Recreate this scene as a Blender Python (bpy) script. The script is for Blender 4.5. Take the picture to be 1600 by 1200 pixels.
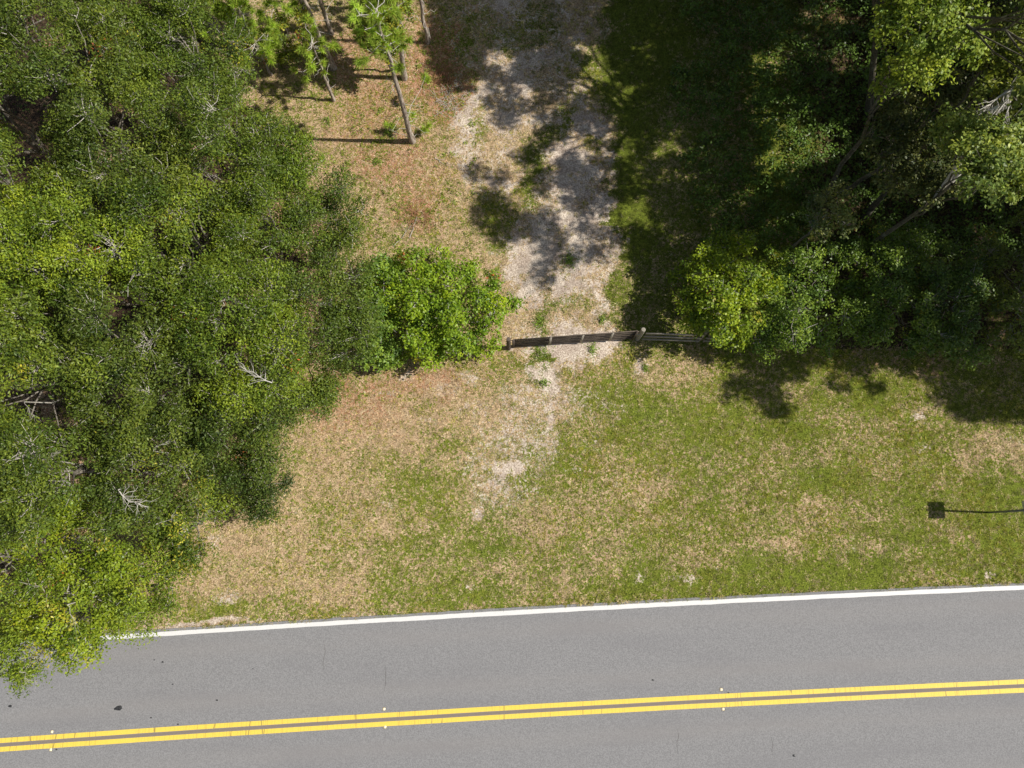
import bpy, math
import numpy as np
from mathutils import Vector
C = bpy.context.scene
for o in list(bpy.data.objects): bpy.data.objects.remove(o)
rad = math.radians

# ------------------------------------------------------------------ camera
CH, TILT, F = 26.5, rad(12.0), 1080.0            # drone height, tilt from straight down, focal length in 1600 px units
cam = bpy.data.objects.new('camera', bpy.data.cameras.new('camera'))
C.collection.objects.link(cam); C.camera = cam
cam.location = (0, 0, CH); cam.rotation_euler = (TILT, 0, 0)
cam.data.sensor_width = 36; cam.data.lens = 36 * F / 1600; cam.data.clip_end = 3000
# ------------------------------------------------------------------ light
SUN_EL, SUN_AZ = rad(47), rad(-1.5)              # azimuth measured from +X
S = np.array([math.cos(SUN_EL) * math.cos(SUN_AZ), math.cos(SUN_EL) * math.sin(SUN_AZ), math.sin(SUN_EL)])
sun = bpy.data.objects.new('sun', bpy.data.lights.new('sun', 'SUN'))
C.collection.objects.link(sun); sun.location = (40, 0, 60)
sun.data.energy = 4.9; sun.data.angle = rad(0.53); sun.data.color = (1, .955, .88)
sun.rotation_euler = Vector(S).to_track_quat('Z', 'Y').to_euler()
w = bpy.data.worlds.new('World'); C.world = w; w.use_nodes = True
nt = w.node_tree; bg = nt.nodes['Background']; sky = nt.nodes.new('ShaderNodeTexSky')
sky.sky_type = 'NISHITA'; sky.sun_disc = False; sky.sun_elevation = SUN_EL; sky.sun_rotation = rad(91.5)
hs = nt.nodes.new('ShaderNodeHueSaturation'); hs.inputs['Saturation'].default_value = .7
nt.links.new(sky.outputs[0], hs.inputs['Color']); nt.links.new(hs.outputs[0], bg.inputs[0]); bg.inputs[1].default_value = 0.07
C.view_settings.view_transform = 'Standard'; C.view_settings.look = 'None'
C.view_settings.exposure = 0.22; C.view_settings.gamma = 1
C.render.engine = 'CYCLES'
C.cycles.max_bounces = 6; C.cycles.transparent_max_bounces = 4

# ------------------------------------------------------------------ maths
ct, st = math.cos(TILT), math.sin(TILT)
def G(px, py, h=0.0):
    """photo pixel (1600x1200) -> point of the place at height h"""
    dx, dy = (px - 800) / F, (600 - py) / F
    y = dy * ct + st; z = dy * st - ct
    t = (CH - h) / -z
    return np.array([dx * t, y * t, h])
def P(x, y, z):
    """point -> photo pixel"""
    zz = z - CH
    cy = y * ct + zz * st; cz = -y * st + zz * ct
    return 800 + F * x / -cz, 600 - F * cy / -cz
R = np.random.default_rng(11)
def vnoise(x, y, s, seed):
    g = np.random.default_rng(seed).random((256, 256))
    u, v = x * s + 1000.3, y * s + 1000.7
    i, j = np.floor(u).astype(int), np.floor(v).astype(int)
    f, h = u - i, v - j
    f = f * f * (3 - 2 * f); h = h * h * (3 - 2 * h)
    a, b, c, d = g[i % 256, j % 256], g[(i + 1) % 256, j % 256], g[i % 256, (j + 1) % 256], g[(i + 1) % 256, (j + 1) % 256]
    return (a * (1 - f) + b * f) * (1 - h) + (c * (1 - f) + d * f) * h
def fbm(x, y, s, seed, n=4):
    r, a, t = 0, 1, 0
    for k in range(n):
        r = r + a * vnoise(x, y, s * 2.03 ** k, seed + k); t += a; a *= .55
    return r / t
def sstep(a, b, x):
    t = np.clip((x - a) / (b - a), 0, 1); return t * t * (3 - 2 * t)
def inpoly(px, py, poly):
    r = np.zeros(np.shape(px), bool); n = len(poly)
    for k in range(n):
        x0, y0 = poly[k]; x1, y1 = poly[(k + 1) % n]
        if y0 == y1: continue
        m = ((y0 > py) != (y1 > py)) & (px < (x1 - x0) * (py - y0) / (y1 - y0) + x0)
        r ^= m
    return r
def gz(x, y):
    """ground relief: gentle, flat beside and under the road"""
    k = sstep(-4.6, 1.0, y)
    return (fbm(x, y, .22, 5, 3) - .5) * .35 * k + (fbm(x, y, 1.6, 9, 2) - .5) * .05 * sstep(-6.2, -5, y)

# ------------------------------------------------------------------ mesh helpers
def raw_mesh(name, V, nper, mat, parent=None, col=None):
    """V: (n*nper,3) vertices, every nper consecutive ones form a face"""
    V = np.ascontiguousarray(V, dtype=np.float32); n = len(V) // nper
    me = bpy.data.meshes.new(name)
    me.vertices.add(n * nper); me.loops.add(n * nper); me.polygons.add(n)
    me.vertices.foreach_set('co', V.ravel())
    me.loops.foreach_set('vertex_index', np.arange(n * nper, dtype=np.int32))
    me.polygons.foreach_set('loop_start', np.arange(0, n * nper, nper, dtype=np.int32))
    if col is not None:
        a = me.attributes.new('col', 'FLOAT_COLOR', 'FACE')
        c = np.ones((n, 4), np.float32); c[:, :3] = col
        a.data.foreach_set('color', c.ravel())
    me.update(calc_edges=True)
    me.materials.append(mat)
    return link(name, me, parent)
def idx_mesh(name, V, Fq, mat, parent=None, smooth=False):
    me = bpy.data.meshes.new(name)
    V = np.ascontiguousarray(V, dtype=np.float32); Fq = np.ascontiguousarray(Fq, dtype=np.int32)
    k = Fq.shape[1]; n = len(Fq)
    me.vertices.add(len(V)); me.loops.add(n * k); me.polygons.add(n)
    me.vertices.foreach_set('co', V.ravel()); me.loops.foreach_set('vertex_index', Fq.ravel())
    me.polygons.foreach_set('loop_start', np.arange(0, n * k, k, dtype=np.int32))
    if smooth: me.polygons.foreach_set('use_smooth', np.ones(n, bool))
    me.update(calc_edges=True); me.materials.append(mat)
    return link(name, me, parent)
def link(name, me, parent=None):
    o = bpy.data.objects.new(name, me); C.collection.objects.link(o)
    if parent is not None: o.parent = parent; o.matrix_parent_inverse = parent.matrix_basis.inverted()
    return o
def thing(name, label, cat, loc=(0, 0, 0), group=None):
    o = bpy.data.objects.new(name, None); C.collection.objects.link(o)
    o.location = [float(v) for v in loc]; o.empty_display_size = .2
    o['label'] = label; o['category'] = cat
    if group: o['group'] = group
    return o
def tag(o, label, cat, group=None):
    o['label'] = label; o['category'] = cat
    if group: o['group'] = group
    return o
def unit(v): return v / np.maximum(np.linalg.norm(v, axis=-1, keepdims=True), 1e-9)
def tubes(P0, P1, r0, r1, sides=5):
    """vectorised tapered open tubes -> (V, faces)"""
    P0 = np.atleast_2d(P0); P1 = np.atleast_2d(P1); n = len(P0)
    r0 = np.broadcast_to(r0, (n,)); r1 = np.broadcast_to(r1, (n,))
    d = unit(P1 - P0); up = np.where(np.abs(d[:, 2:3]) > .9, np.array([[1., 0, 0]]), np.array([[0, 0, 1.]]))
    a = unit(np.cross(d, up)); b = np.cross(d, a)
    an = np.arange(sides) * 2 * math.pi / sides
    ring = a[:, None] * np.cos(an)[None, :, None] + b[:, None] * np.sin(an)[None, :, None]
    V = np.concatenate([P0[:, None] + ring * r0[:, None, None], P1[:, None] + ring * r1[:, None, None]], 1).reshape(-1, 3)
    k = np.arange(sides); k2 = (k + 1) % sides
    f = np.stack([k, k2, k2 + sides, k + sides], 1)
    Fq = (f[None] + (np.arange(n) * 2 * sides)[:, None, None]).reshape(-1, 4)
    return V, Fq
def path_tube(pts, radii, sides=8):
    pts = np.array(pts, float)
    return tubes(pts[:-1], pts[1:], np.array(radii[:-1]), np.array(radii[1:]), sides)
def merge(parts):
    V, Fq, o = [], [], 0
    for v, f in parts: V.append(v); Fq.append(f + o); o += len(v)
    return np.concatenate(V), np.concatenate(Fq)
def wobble(p0, p1, n, amp, rng):
    t = np.linspace(0, 1, n)[:, None]; q = p0 + (p1 - p0) * t
    q[1:-1] += rng.normal(0, amp, (n - 2, 3)); return q
def beam(p0, p1, wd, ht, up=(0, 0, 1), bev=.006):
    """a bevel-edged plank from p0 to p1: wd across, ht along up (octagonal section, closed ends)"""
    p0, p1, up = np.array(p0, float), np.array(p1, float), np.array(up, float)
    d = unit(p1 - p0); a = unit(np.cross(d, up)); u = np.cross(a, d)
    W, H, b = wd / 2, ht / 2, min(bev, wd / 4, ht / 4)
    sec = [(W - b, H), (-(W - b), H), (-W, H - b), (-W, -(H - b)), (-(W - b), -H), (W - b, -H), (W, -(H - b)), (W, H - b)]
    r = np.array([a * x + u * y for x, y in sec])
    V = np.concatenate([p0 + r, p1 + r]); k = np.arange(8); k2 = (k + 1) % 8
    Fq = [[i, j, j + 8, i + 8] for i, j in zip(k, k2)]
    for o in (0, 8): Fq += [[o, o + 1, o + 2, o + 3], [o, o + 3, o + 4, o + 7], [o + 4, o + 5, o + 6, o + 7]]
    return V, np.array(Fq)
def fixn(o):
    import bmesh
    bm = bmesh.new(); bm.from_mesh(o.data); bmesh.ops.recalc_face_normals(bm, faces=bm.faces); bm.to_mesh(o.data); bm.free(); return o

# ------------------------------------------------------------------ materials
class N:
    def __init__(s, name):
        s.m = bpy.data.materials.new(name); s.m.use_nodes = True; s.t = s.m.node_tree
        s.b = s.t.nodes['Principled BSDF']; s.out = s.t.nodes['Material Output']
        s.geo = s.t.nodes.new('ShaderNodeNewGeometry').outputs['Position']
    def n(s, t, **k):
        x = s.t.nodes.new(t)
        for a, v in k.items(): setattr(x, a, v)
        return x
    def l(s, a, b): s.t.links.new(a, b)
    def put(s, sock, v):
        if isinstance(v, (int, float)): sock.default_value = v
        elif isinstance(v, tuple): sock.default_value = v if len(v) == 4 else (*v, 1) if sock.type == 'RGBA' else v
        else: s.l(v, sock)
    def noise(s, scale, detail=3, rough=.6, vec=None, w=None):
        x = s.n('ShaderNodeTexNoise'); x.inputs['Scale'].default_value = scale; x.inputs['Detail'].default_value = detail
        x.inputs['Roughness'].default_value = rough; s.l(vec or s.geo, x.inputs['Vector']); return x.outputs['Fac']
    def vor(s, scale, vec=None, out='Distance', rnd=1):
        x = s.n('ShaderNodeTexVoronoi'); x.inputs['Scale'].default_value = scale; x.inputs['Randomness'].default_value = rnd
        s.l(vec or s.geo, x.inputs['Vector']); return x.outputs[out]
    def math(s, op, a, b=0.0, c=0.0, clamp=False):
        x = s.n('ShaderNodeMath', operation=op, use_clamp=clamp)
        s.put(x.inputs[0], a); s.put(x.inputs[1], b)
        if op in ('MULTIPLY_ADD',): s.put(x.inputs[2], c)
        return x.outputs[0]
    def ramp(s, v, a, b, lo=0.0, hi=1.0):
        x = s.n('ShaderNodeMapRange', interpolation_type='SMOOTHSTEP'); s.put(x.inputs[0], v)
        for k, q in zip((1, 2, 3, 4), (a, b, lo, hi)): s.put(x.inputs[k], q)
        return x.outputs[0]
    def mix(s, f, a, b, mode='MIX'):
        x = s.n('ShaderNodeMix', data_type='RGBA', blend_type=mode)
        s.put(x.inputs[0], f); s.put(x.inputs[6], a); s.put(x.inputs[7], b); return x.outputs[2]
    def attr(s, name, out='Color'):
        x = s.n('ShaderNodeAttribute', attribute_name=name); return x.outputs[out]
    def scale(s, sc, rot=0.0):
        x = s.n('ShaderNodeMapping'); x.inputs['Scale'].default_value = sc; x.inputs['Rotation'].default_value = (0, 0, rot)
        s.l(s.geo, x.inputs['Vector']); return x.outputs[0]
    def bump(s, h, strength=.5, dist=.02):
        x = s.n('ShaderNodeBump'); x.inputs['Strength'].default_value = strength; x.inputs['Distance'].default_value = dist
        s.l(h, x.inputs['Height']); s.l(x.outputs[0], s.b.inputs['Normal'])
    def fin(s, col, rough=.8, spec=.3, metal=0.0):
        s.put(s.b.inputs['Base Color'], col); s.put(s.b.inputs['Roughness'], rough)
        s.b.inputs['Specular IOR Level'].default_value = spec; s.b.inputs['Metallic'].default_value = metal; return s.m

def leaf_mat(name, rough=.42, trans=.3, spec=.5):
    n = N(name); col = n.attr('col')
    v = n.noise(9, 2); c = n.mix(n.ramp(v, .3, .7), n.mix(1.0, col, (.86, .88, .8, 1), 'MULTIPLY'), n.mix(1.0, col, (1.14, 1.1, 1.1, 1), 'MULTIPLY'))
    n.fin(c, rough, spec)
    tr = n.n('ShaderNodeBsdfTranslucent'); n.l(n.mix(1.0, c, (1.35, 1.4, .6, 1), 'MULTIPLY'), tr.inputs[0])
    mx = n.n('ShaderNodeMixShader'); mx.inputs[0].default_value = trans
    n.l(n.b.outputs[0], mx.inputs[1]); n.l(tr.outputs[0], mx.inputs[2]); n.l(mx.outputs[0], n.out.inputs[0]); return n.m
M_LEAF = leaf_mat('oak_leaf', .46, .24, .26); M_BROAD = leaf_mat('broad_leaf', .42, .28, .28); M_NEEDLE = leaf_mat('pine_needle', .5, .4, .3)
M_GRASS = leaf_mat('grass_blade', .6, .25, .25)
def bark_mat(name, a, b, sc=30):
    n = N(name); v = n.noise(sc, 4, .7, n.scale((1, 1, .25))); k = n.noise(5, 2)
    c = n.mix(n.ramp(v, .35, .65), a, b); c = n.mix(n.ramp(k, .55, .75, 0, .5), c, (.30, .31, .24, 1))
    n.bump(v, .6, .01); return n.fin(c, .9, .15)
M_BARK = bark_mat('oak_bark', (.12, .10, .08, 1), (.30, .27, .23, 1))
M_DBARK = bark_mat('shade_darkened_bark', (.05, .045, .03, 1), (.14, .125, .09, 1))  # shade put into the colour: darker bark keeps right-hand trunks and limbs dim
M_PBARK = bark_mat('pine_bark', (.17, .125, .10, 1), (.50, .43, .36, 1), 16)
M_DEAD = bark_mat('bleached_wood', (.42, .39, .34, 1), (.66, .62, .56, 1), 40)
M_TWIG = bark_mat('grey_twig', (.30, .27, .23, 1), (.58, .54, .48, 1), 40)

def ground_mat():
    n = N('ground_soil'); cv = n.attr('cov'); sp = n.n('ShaderNodeSeparateColor'); n.l(cv, sp.inputs[0])
    g, sa, li = sp.outputs[0], sp.outputs[1], sp.outputs[2]
    f1 = n.noise(6, 4, .8); f2 = n.noise(17, 3, .75); f3 = n.noise(2.2, 3, .6); f4 = n.noise(26, 3, .8)
    v = n.vor(15, out='Color'); vs = n.n('ShaderNodeSeparateColor'); n.l(v, vs.inputs[0]); r = vs.outputs[0]
    straw = n.mix(n.ramp(f2, .38, .62), (.27, .18, .095, 1), (.66, .51, .32, 1))
    straw = n.mix(n.ramp(f3, .4, .65, 0, .6), straw, (.46, .31, .19, 1))
    soil = n.mix(n.ramp(f2, .35, .62), (.075, .05, .03, 1), (.22, .155, .10, 1))
    dry = n.mix(n.ramp(f4, .38, .5), soil, straw)
    green = n.mix(n.ramp(f4, .35, .62), (.03, .045, .006, 1), (.20, .24, .03, 1))
    lit = n.mix(n.ramp(f2, .35, .65), (.20, .095, .05, 1), (.46, .25, .14, 1))
    sand = n.mix(n.ramp(f2, .36, .64), (.38, .30, .23, 1), (.78, .68, .56, 1))
    sand = n.mix(n.ramp(f4, .56, .66), sand, (.17, .125, .09, 1))
    sand = n.mix(n.ramp(n.noise(1.3, 5, .75), .40, .62, 0, .75), sand, n.mix(n.ramp(f2, .36, .64), (.22, .165, .125, 1), (.46, .36, .29, 1)))
    nz = n.math('ADD', n.math('MULTIPLY', f1, .7), n.math('MULTIPLY', r, .3))
    def msk(m, wd=.09, k=2.1):
        t = n.math('ADD', n.math('MULTIPLY', n.math('SUBTRACT', nz, .5), k), m); return n.ramp(t, .5 - wd, .5 + wd)
    c = n.mix(msk(li), dry, lit); c = n.mix(msk(g), c, green); c = n.mix(msk(sa, .12, 1.9), c, sand)
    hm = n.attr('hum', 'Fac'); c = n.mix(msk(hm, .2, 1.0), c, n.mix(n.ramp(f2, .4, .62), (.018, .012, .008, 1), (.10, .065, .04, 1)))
    h = n.math('ADD', n.math('MULTIPLY', f2, .6), n.math('MULTIPLY', f4, .5)); n.bump(h, .9, .035)
    return n.fin(c, .95, .1)
M_GROUND = ground_mat()

# road frame: centre line through ground points
CL = [G(x, y)[:2] for x, y in ((0, 1163.3), (240, 1148), (500, 1131), (700, 1118.3), (1060, 1097.3), (1260, 1087), (1600, 1072))]
EL = [G(x, y)[:2] for x, y in ((30, 1007), (150, 999.3), (380, 984.5), (600, 971.5), (1000, 947), (1200, 934.5), (1600, 913.5))]
cfit = np.polyfit([p[0] for p in CL], [p[1] for p in CL], 2); efit = np.polyfit([p[0] for p in EL], [p[1] for p in EL], 2)
def cy_(x): x = np.clip(x, -24, 24) ; return np.polyval(cfit, x) 
def road_c(x):
    """centre-line y at x, straight on beyond the frame"""
    x = np.asarray(x, float); xc = np.clip(x, -24, 24)
    return np.polyval(cfit, xc) + np.polyval(np.polyder(cfit), xc) * (x - xc)
LANE = float(np.mean([np.polyval(efit, x) - np.polyval(cfit, x) for x in (-18, -9, 0, 9, 18)]))
def asphalt_mat():
    n = N('worn_asphalt'); L = n.attr('lat', 'Fac')
    f = n.noise(24, 4, .85); f2 = n.noise(9, 3, .75); big = n.noise(.5, 4, .6, n.scale((.35, 2.2, 1), 0)); v = n.vor(26)
    c = n.mix(n.ramp(f, .36, .64), (.166, .164, .165, 1), (.268, .264, .264, 1))
    c = n.mix(n.ramp(v, .0, .11, .5, 0), c, (.52, .50, .47, 1))
    c = n.mix(n.ramp(f2, .58, .72, 0, .35), c, (.15, .146, .148, 1))
    # polished wheel paths, darker lane middles
    def band(c0, wd):
        d = n.math('ABSOLUTE', n.math('SUBTRACT', L, c0)); return n.ramp(d, 0.0, wd, 1, 0)
    tr = n.math('ADD', n.math('ADD', band(.95, .5), band(2.75, .55)), n.math('ADD', band(-.95, .5), band(-2.75, .55)), clamp=True)
    c = n.mix(n.math('MULTIPLY', tr, n.ramp(big, .3, .7, .05, .36)), c, (.27, .252, .236, 1))
    c = n.mix(n.math('MULTIPLY', n.ramp(big, .45, .7), .34), c, (.18, .175, .18, 1))
    rb = n.ramp(n.math('ABSOLUTE', L), .02, .085, 1, 0)      # brown grime between the yellow lines
    c = n.mix(n.math('MULTIPLY', rb, .75), c, (.20, .155, .12, 1))
    # fine transverse hair cracks
    cr = n.vor(.35, n.scale((1, .12, 1), .03)); crn = n.noise(1.3, 3); 
    n.bump(f, .5, .006); return n.fin(c, .85, .25)
M_ASPH = asphalt_mat()
def paint_mat(name, a, b, cracks, wear=.0):
    n = N(name); f = n.noise(45, 3, .7); c = n.mix(n.ramp(f, .35, .7), a, b)
    if cracks:
        wv = n.vor(5.5, n.scale((1, .05, 1), rad(3.2)), 'Distance')
        x = n.n('ShaderNodeTexVoronoi', feature='DISTANCE_TO_EDGE'); x.inputs['Scale'].default_value = 6.2
        n.l(n.scale((1, .02, 1), rad(-3.2)), x.inputs['Vector'])
        k = n.math('MULTIPLY', n.ramp(x.outputs['Distance'], .006, .018, 1, 0), n.ramp(n.noise(.35, 2), .32, .55, .05, .75))
        c = n.mix(k, c, (.22, .17, .06, 1))
    g = n.noise(90, 2, .8); c = n.mix(n.ramp(g, .62 - wear, .75, 0, .6), c, (.33, .31, .27, 1))
    n.bump(f, .3, .003); return n.fin(c, .6, .3)
M_YEL = paint_mat('yellow_road_paint', (.74, .52, .07, 1), (.82, .62, .11, 1), True, .03)
M_WHT = paint_mat('white_road_paint', (.62, .61, .59, 1), (.74, .73, .71, 1), False, .06)

# ------------------------------------------------------------------ ground cover fields
def E(px, py, cx, cy, rx, ry, rot=0.0, soft=.6):
    a = rad(rot); dx, dy = px - cx, py - cy
    u = (dx * math.cos(a) + dy * math.sin(a)) / rx; v = (-dx * math.sin(a) + dy * math.cos(a)) / ry
    return 1 - sstep(1 - soft, 1 + soft * .6, np.sqrt(u * u + v * v))
DRIVE = [(700, -120), (690, 60), (712, 130), (700, 160), (735, 215), (752, 300), (768, 370), (782, 430), (800, 500), (812, 562), (850, 600), (900, 580), (985, 560), (975, 500), (965, 450), (985, 410), (965, 330), (948, 260), (945, 160), (930, 90), (945, 0), (950, -120)]
SANDS = [(800,690,80,60,0,.5),(850,625,90,40,0,.54),(770,745,50,60,0,.5),(850,700,24,60,0,.5),(790,770,70,40,0,.42),(740,640,40,20,0,.4),(930,640,60,40,0,.25),  # cx, cy, rx, ry, rot, strength
 (795,730,34,17,0,.95),(772,757,22,16,20,.7),(745,797,9,17,0,.8),(752,712,30,12,-10,.45),(862,600,17,34,0,.95),(858,648,12,40,5,.75),(868,690,9,34,0,.55),(905,545,70,15,-3,1.0),(850,578,34,16,0,.8),
 (1003,572,14,20,0,.7),(1072,902,34,9,-2,.65),(1003,905,14,14,0,.55),(1434,650,12,10,0,.8),(1547,898,14,7,0,.7),(1445,703,9,6,0,.5),(738,920,11,7,0,.55),(606,788,12,6,0,.5),(640,590,16,9,0,.55),(612,612,22,8,0,.4),
 (335,850,14,20,0,.5),(355,935,26,14,0,.6),(320,973,110,6,-3,.95),(225,985,60,7,-3,.8),(545,960,60,4,-3,.5),(690,610,30,12,0,.45),(730,590,26,12,0,.5),(1115,885,12,6,0,.3),(930,690,40,14,0,.3),(960,650,22,12,0,.35),
 (465,800,14,8,0,.35),(670,660,16,10,0,.35),(1320,862,30,8,0,.25),(965,758,10,7,0,.5),(900,730,14,6,0,.35),(1570,690,40,20,0,.2)]
GREENS = [(800,20,90,60,0,.4),(880,150,40,120,10,.3),(850,300,40,70,0,.3),(820,60,40,60,0,.3),(1340,640,150,60,0,.22),(1470,590,90,40,0,.15),(1100,680,180,50,0,.2),(960,620,80,45,0,.25),(880,720,90,40,0,.12),(640,780,60,40,0,.12),(690,660,50,30,20,.15),(700,850,120,40,0,.12),(1200,900,450,24,-3,.28),(700,945,500,14,-3,.22),
 (1500,800,120,60,0,.30),(1100,820,50,80,0,.1),(1300,740,120,40,0,.22),(430,690,30,30,0,.05),(560,820,80,40,0,.08),(480,870,60,20,0,.12),(330,950,90,16,-3,.30),(845,555,12,34,0,.8),(845,505,12,22,0,.6),(925,545,16,10,0,.5),
 (780,350,26,60,-8,.55),(765,200,16,34,0,.6),(860,215,40,26,-20,.5),(825,290,14,60,15,.45),(885,180,34,24,0,.4),(888,412,30,16,0,.5),(905,475,55,20,0,.40),(855,478,16,40,0,.4),(925,120,34,50,0,.5),(880,70,30,16,0,.3),
 (830,250,40,16,0,.35),(970,180,40,180,0,.6),(985,340,30,60,0,.5),(1010,60,60,90,0,.5),(960,470,16,50,0,.5),(725,60,20,60,0,.3),(950,400,12,60,0,.3),(870,470,60,26,0,.2)]
DRYS = [(1180,830,150,55,-4,.42),(1215,715,150,32,-4,.3),(600,640,230,70,-5,.34),(390,850,130,60,0,.12),(880,822,90,34,0,.28),(1560,700,70,36,0,.42),(1250,632,90,14,0,.35),(1060,580,60,24,0,.35),(1340,850,60,34,0,.2),(800,900,120,20,0,.12),
 (1465,570,40,16,0,.3),(1060,400,50,60,0,.25),(1540,780,50,16,0,.15),(1360,830,20,60,0,.12),(1500,840,30,18,0,.15),(1040,760,40,20,0,.12)]
LITS = [(600,120,170,130,0,.62),(600,290,110,80,0,.38),(655,345,34,44,0,.55),(700,130,40,60,0,.75),(690,60,40,60,0,.55),(640,270,90,60,0,.18),(600,600,260,30,-4,.5),(520,650,80,60,0,.25),(460,640,26,16,0,.5),(1400,560,260,22,0,.7),(1540,620,40,12,0,.3),
 (330,780,30,30,0,.4),(600,660,160,60,0,.25),(1080,500,60,60,0,.35),(1130,560,100,14,0,.3)]
BARE = [(905,250,46,110,8,.42),(870,400,100,60,0,.35),(742,170,36,50,0,.3),(850,80,100,60,0,.2),(905,538,90,26,-3,.5),(740,250,26,60,0,.1),(790,150,40,60,0,.3),(930,330,40,50,0,.3),(820,430,40,60,0,.35),(950,470,24,50,0,.3),(780,20,60,40,0,.25)]
def fields(x, y, want=0):
    px, py = P(x, y, 0 * x)
    wx = (fbm(x, y, .9, 21, 4) - .5); wy = (fbm(x, y, .9, 31, 4) - .5)
    fx, fy = fbm(x, y, 3.5, 25, 3) - .5, fbm(x, y, 3.5, 35, 3) - .5
    qx, qy = px + wx * 80 + fx * 40, py + wy * 66 + fy * 36
    big = fbm(x, y, .35, 41, 4) - .5; mid = fbm(x, y, 1.3, 51, 4) - .5
    lawn = sstep(545, 575, qy)
    g = np.where(py > 0, .36 + .33 * sstep(480, 1150, qx), 0) * lawn
    west = 1 - sstep(735, 770, qx); east = sstep(945, 985, qx)
    up = 1 - lawn
    g = g + up * (west * .26 + east * .66 + .12)
    for cx, cy, rx, ry, ro, s in GREENS: g = g + (s if s > .33 else s * .7) * E(qx, qy, cx, cy, rx, ry, ro)
    for cx, cy, rx, ry, ro, s in DRYS: g = g - s * .75 * E(qx, qy, cx, cy, rx, ry, ro)
    g = g + big * .45 + mid * .5 + (fbm(x * .3, y * 1.0 - x * .018, 1.6, 131, 3) - .5) * .55 * lawn + .04 * lawn
    li = 0 * x
    for cx, cy, rx, ry, ro, s in LITS: li = li + s * E(qx, qy, cx, cy, rx, ry, ro, .8)
    forest = inpoly(px, py, [(-900, -900), (300, -900), (330, 60), (400, 180), (470, 260), (520, 400), (530, 545), (400, 620), (340, 720), (240, 760), (130, 900), (-900, 990)]) | ((px > 1130) & (py < 545) & (px < 2600))
    li = np.where(forest, np.maximum(li, .62 + mid), li); g = np.where(forest & (px < 700), g * .35, g); g = np.where(forest & (px > 1130), g - .3 * sstep(1200, 1400, px), g)
    sa = .0 * x; sx, sy = px + (qx - px) * .3, py + (qy - py) * .3
    for cx, cy, rx, ry, ro, s in SANDS: sa = np.maximum(sa, s * E(sx, sy, cx, cy, rx, ry, ro, .7))
    dr = inpoly(px + wx * 80 + fx * 50, py + wy * 40 + fy * 30, DRIVE)
    drf = 0 * x
    for kk in range(7):
        ox, oy = 26 * math.cos(kk * 2.4) * (kk / 6), 26 * math.sin(kk * 2.4) * (kk / 6)
        drf = drf + inpoly(px + ox + wx * 90 + fx * 60, py + oy + wy * 50 + fy * 50, DRIVE) / 7
    bs = .45 + mid * 1.0
    for cx, cy, rx, ry, ro, s in BARE: bs = bs + s * E(sx, sy, cx, cy, rx, ry, ro, .8)
    sa = np.maximum(sa, drf * np.clip(bs - .75 * np.clip(g - .3, 0, 1), 0, 1.05))
    g = np.where(drf > .3, g * .9 + .08, g)
    sa = np.maximum(sa, .8 * E(qx, qy, 742, 170, 30, 30) ); sa = np.maximum(sa, .62 * E(qx, qy, 738, 250, 34, 70))
    sa = sa + mid * .25 * (sa > .1)
    far = (py < -350) | (px < -500) | (px > 2100) | (py > 1250)
    g = np.where(far, .5 + big, g); sa = np.where(far, 0, sa)
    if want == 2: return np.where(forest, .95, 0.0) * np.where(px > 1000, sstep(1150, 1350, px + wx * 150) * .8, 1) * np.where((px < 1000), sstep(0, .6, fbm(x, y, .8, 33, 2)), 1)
    if want: return np.clip(g, 0, 1.2), np.clip(sa, 0, 1.2), np.clip(li, 0, 1.2), px, py, dr
    return np.clip(g, 0, 1.2), np.clip(sa, 0, 1.2), np.clip(li, 0, 1.2)

# ------------------------------------------------------------------ ground, driveway, road
ST = .11
xs = np.arange(-34, 34.01, ST); ys = np.arange(-16, 34.01, ST)
X, Y = np.meshgrid(xs, ys); nx, ny = len(xs), len(ys)
Z = gz(X, Y)
rc = road_c(X); Z = np.where(Y < rc + LANE + .5, 0 * Z + np.minimum(0, Z) * .0 - .03 * sstep(LANE + .5, LANE + .1, Y - rc), Z)
Z = Z + (Y >= rc + LANE + .5) * 0
g_, sa_, li_, PX, PY, DR = fields(X, Y, 1)
V = np.stack([X, Y, Z], -1).reshape(-1, 3)
ii = (np.arange(ny - 1)[:, None] * nx + np.arange(nx - 1)[None]).ravel()
Fq = np.stack([ii, ii + 1, ii + nx + 1, ii + nx], 1)
isdr = (DR & (PY > -400)).reshape(-1)[Fq].sum(1) >= 2
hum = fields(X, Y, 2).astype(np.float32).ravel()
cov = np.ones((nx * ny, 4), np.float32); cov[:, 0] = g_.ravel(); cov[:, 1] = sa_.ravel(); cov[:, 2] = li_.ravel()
def sub(name, mask):
    f = Fq[mask]; u, inv = np.unique(f, return_inverse=True)
    o = idx_mesh(name, V[u], inv.reshape(-1, 4), M_GROUND, smooth=True)
    a = o.data.attributes.new('cov', 'FLOAT_COLOR', 'POINT'); a.data.foreach_set('color', cov[u].ravel())
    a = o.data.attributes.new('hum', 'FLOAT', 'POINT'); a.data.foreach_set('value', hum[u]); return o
o = sub('ground', ~isdr); o['kind'] = 'structure'
o = sub('driveway', isdr); o['kind'] = 'structure'
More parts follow.
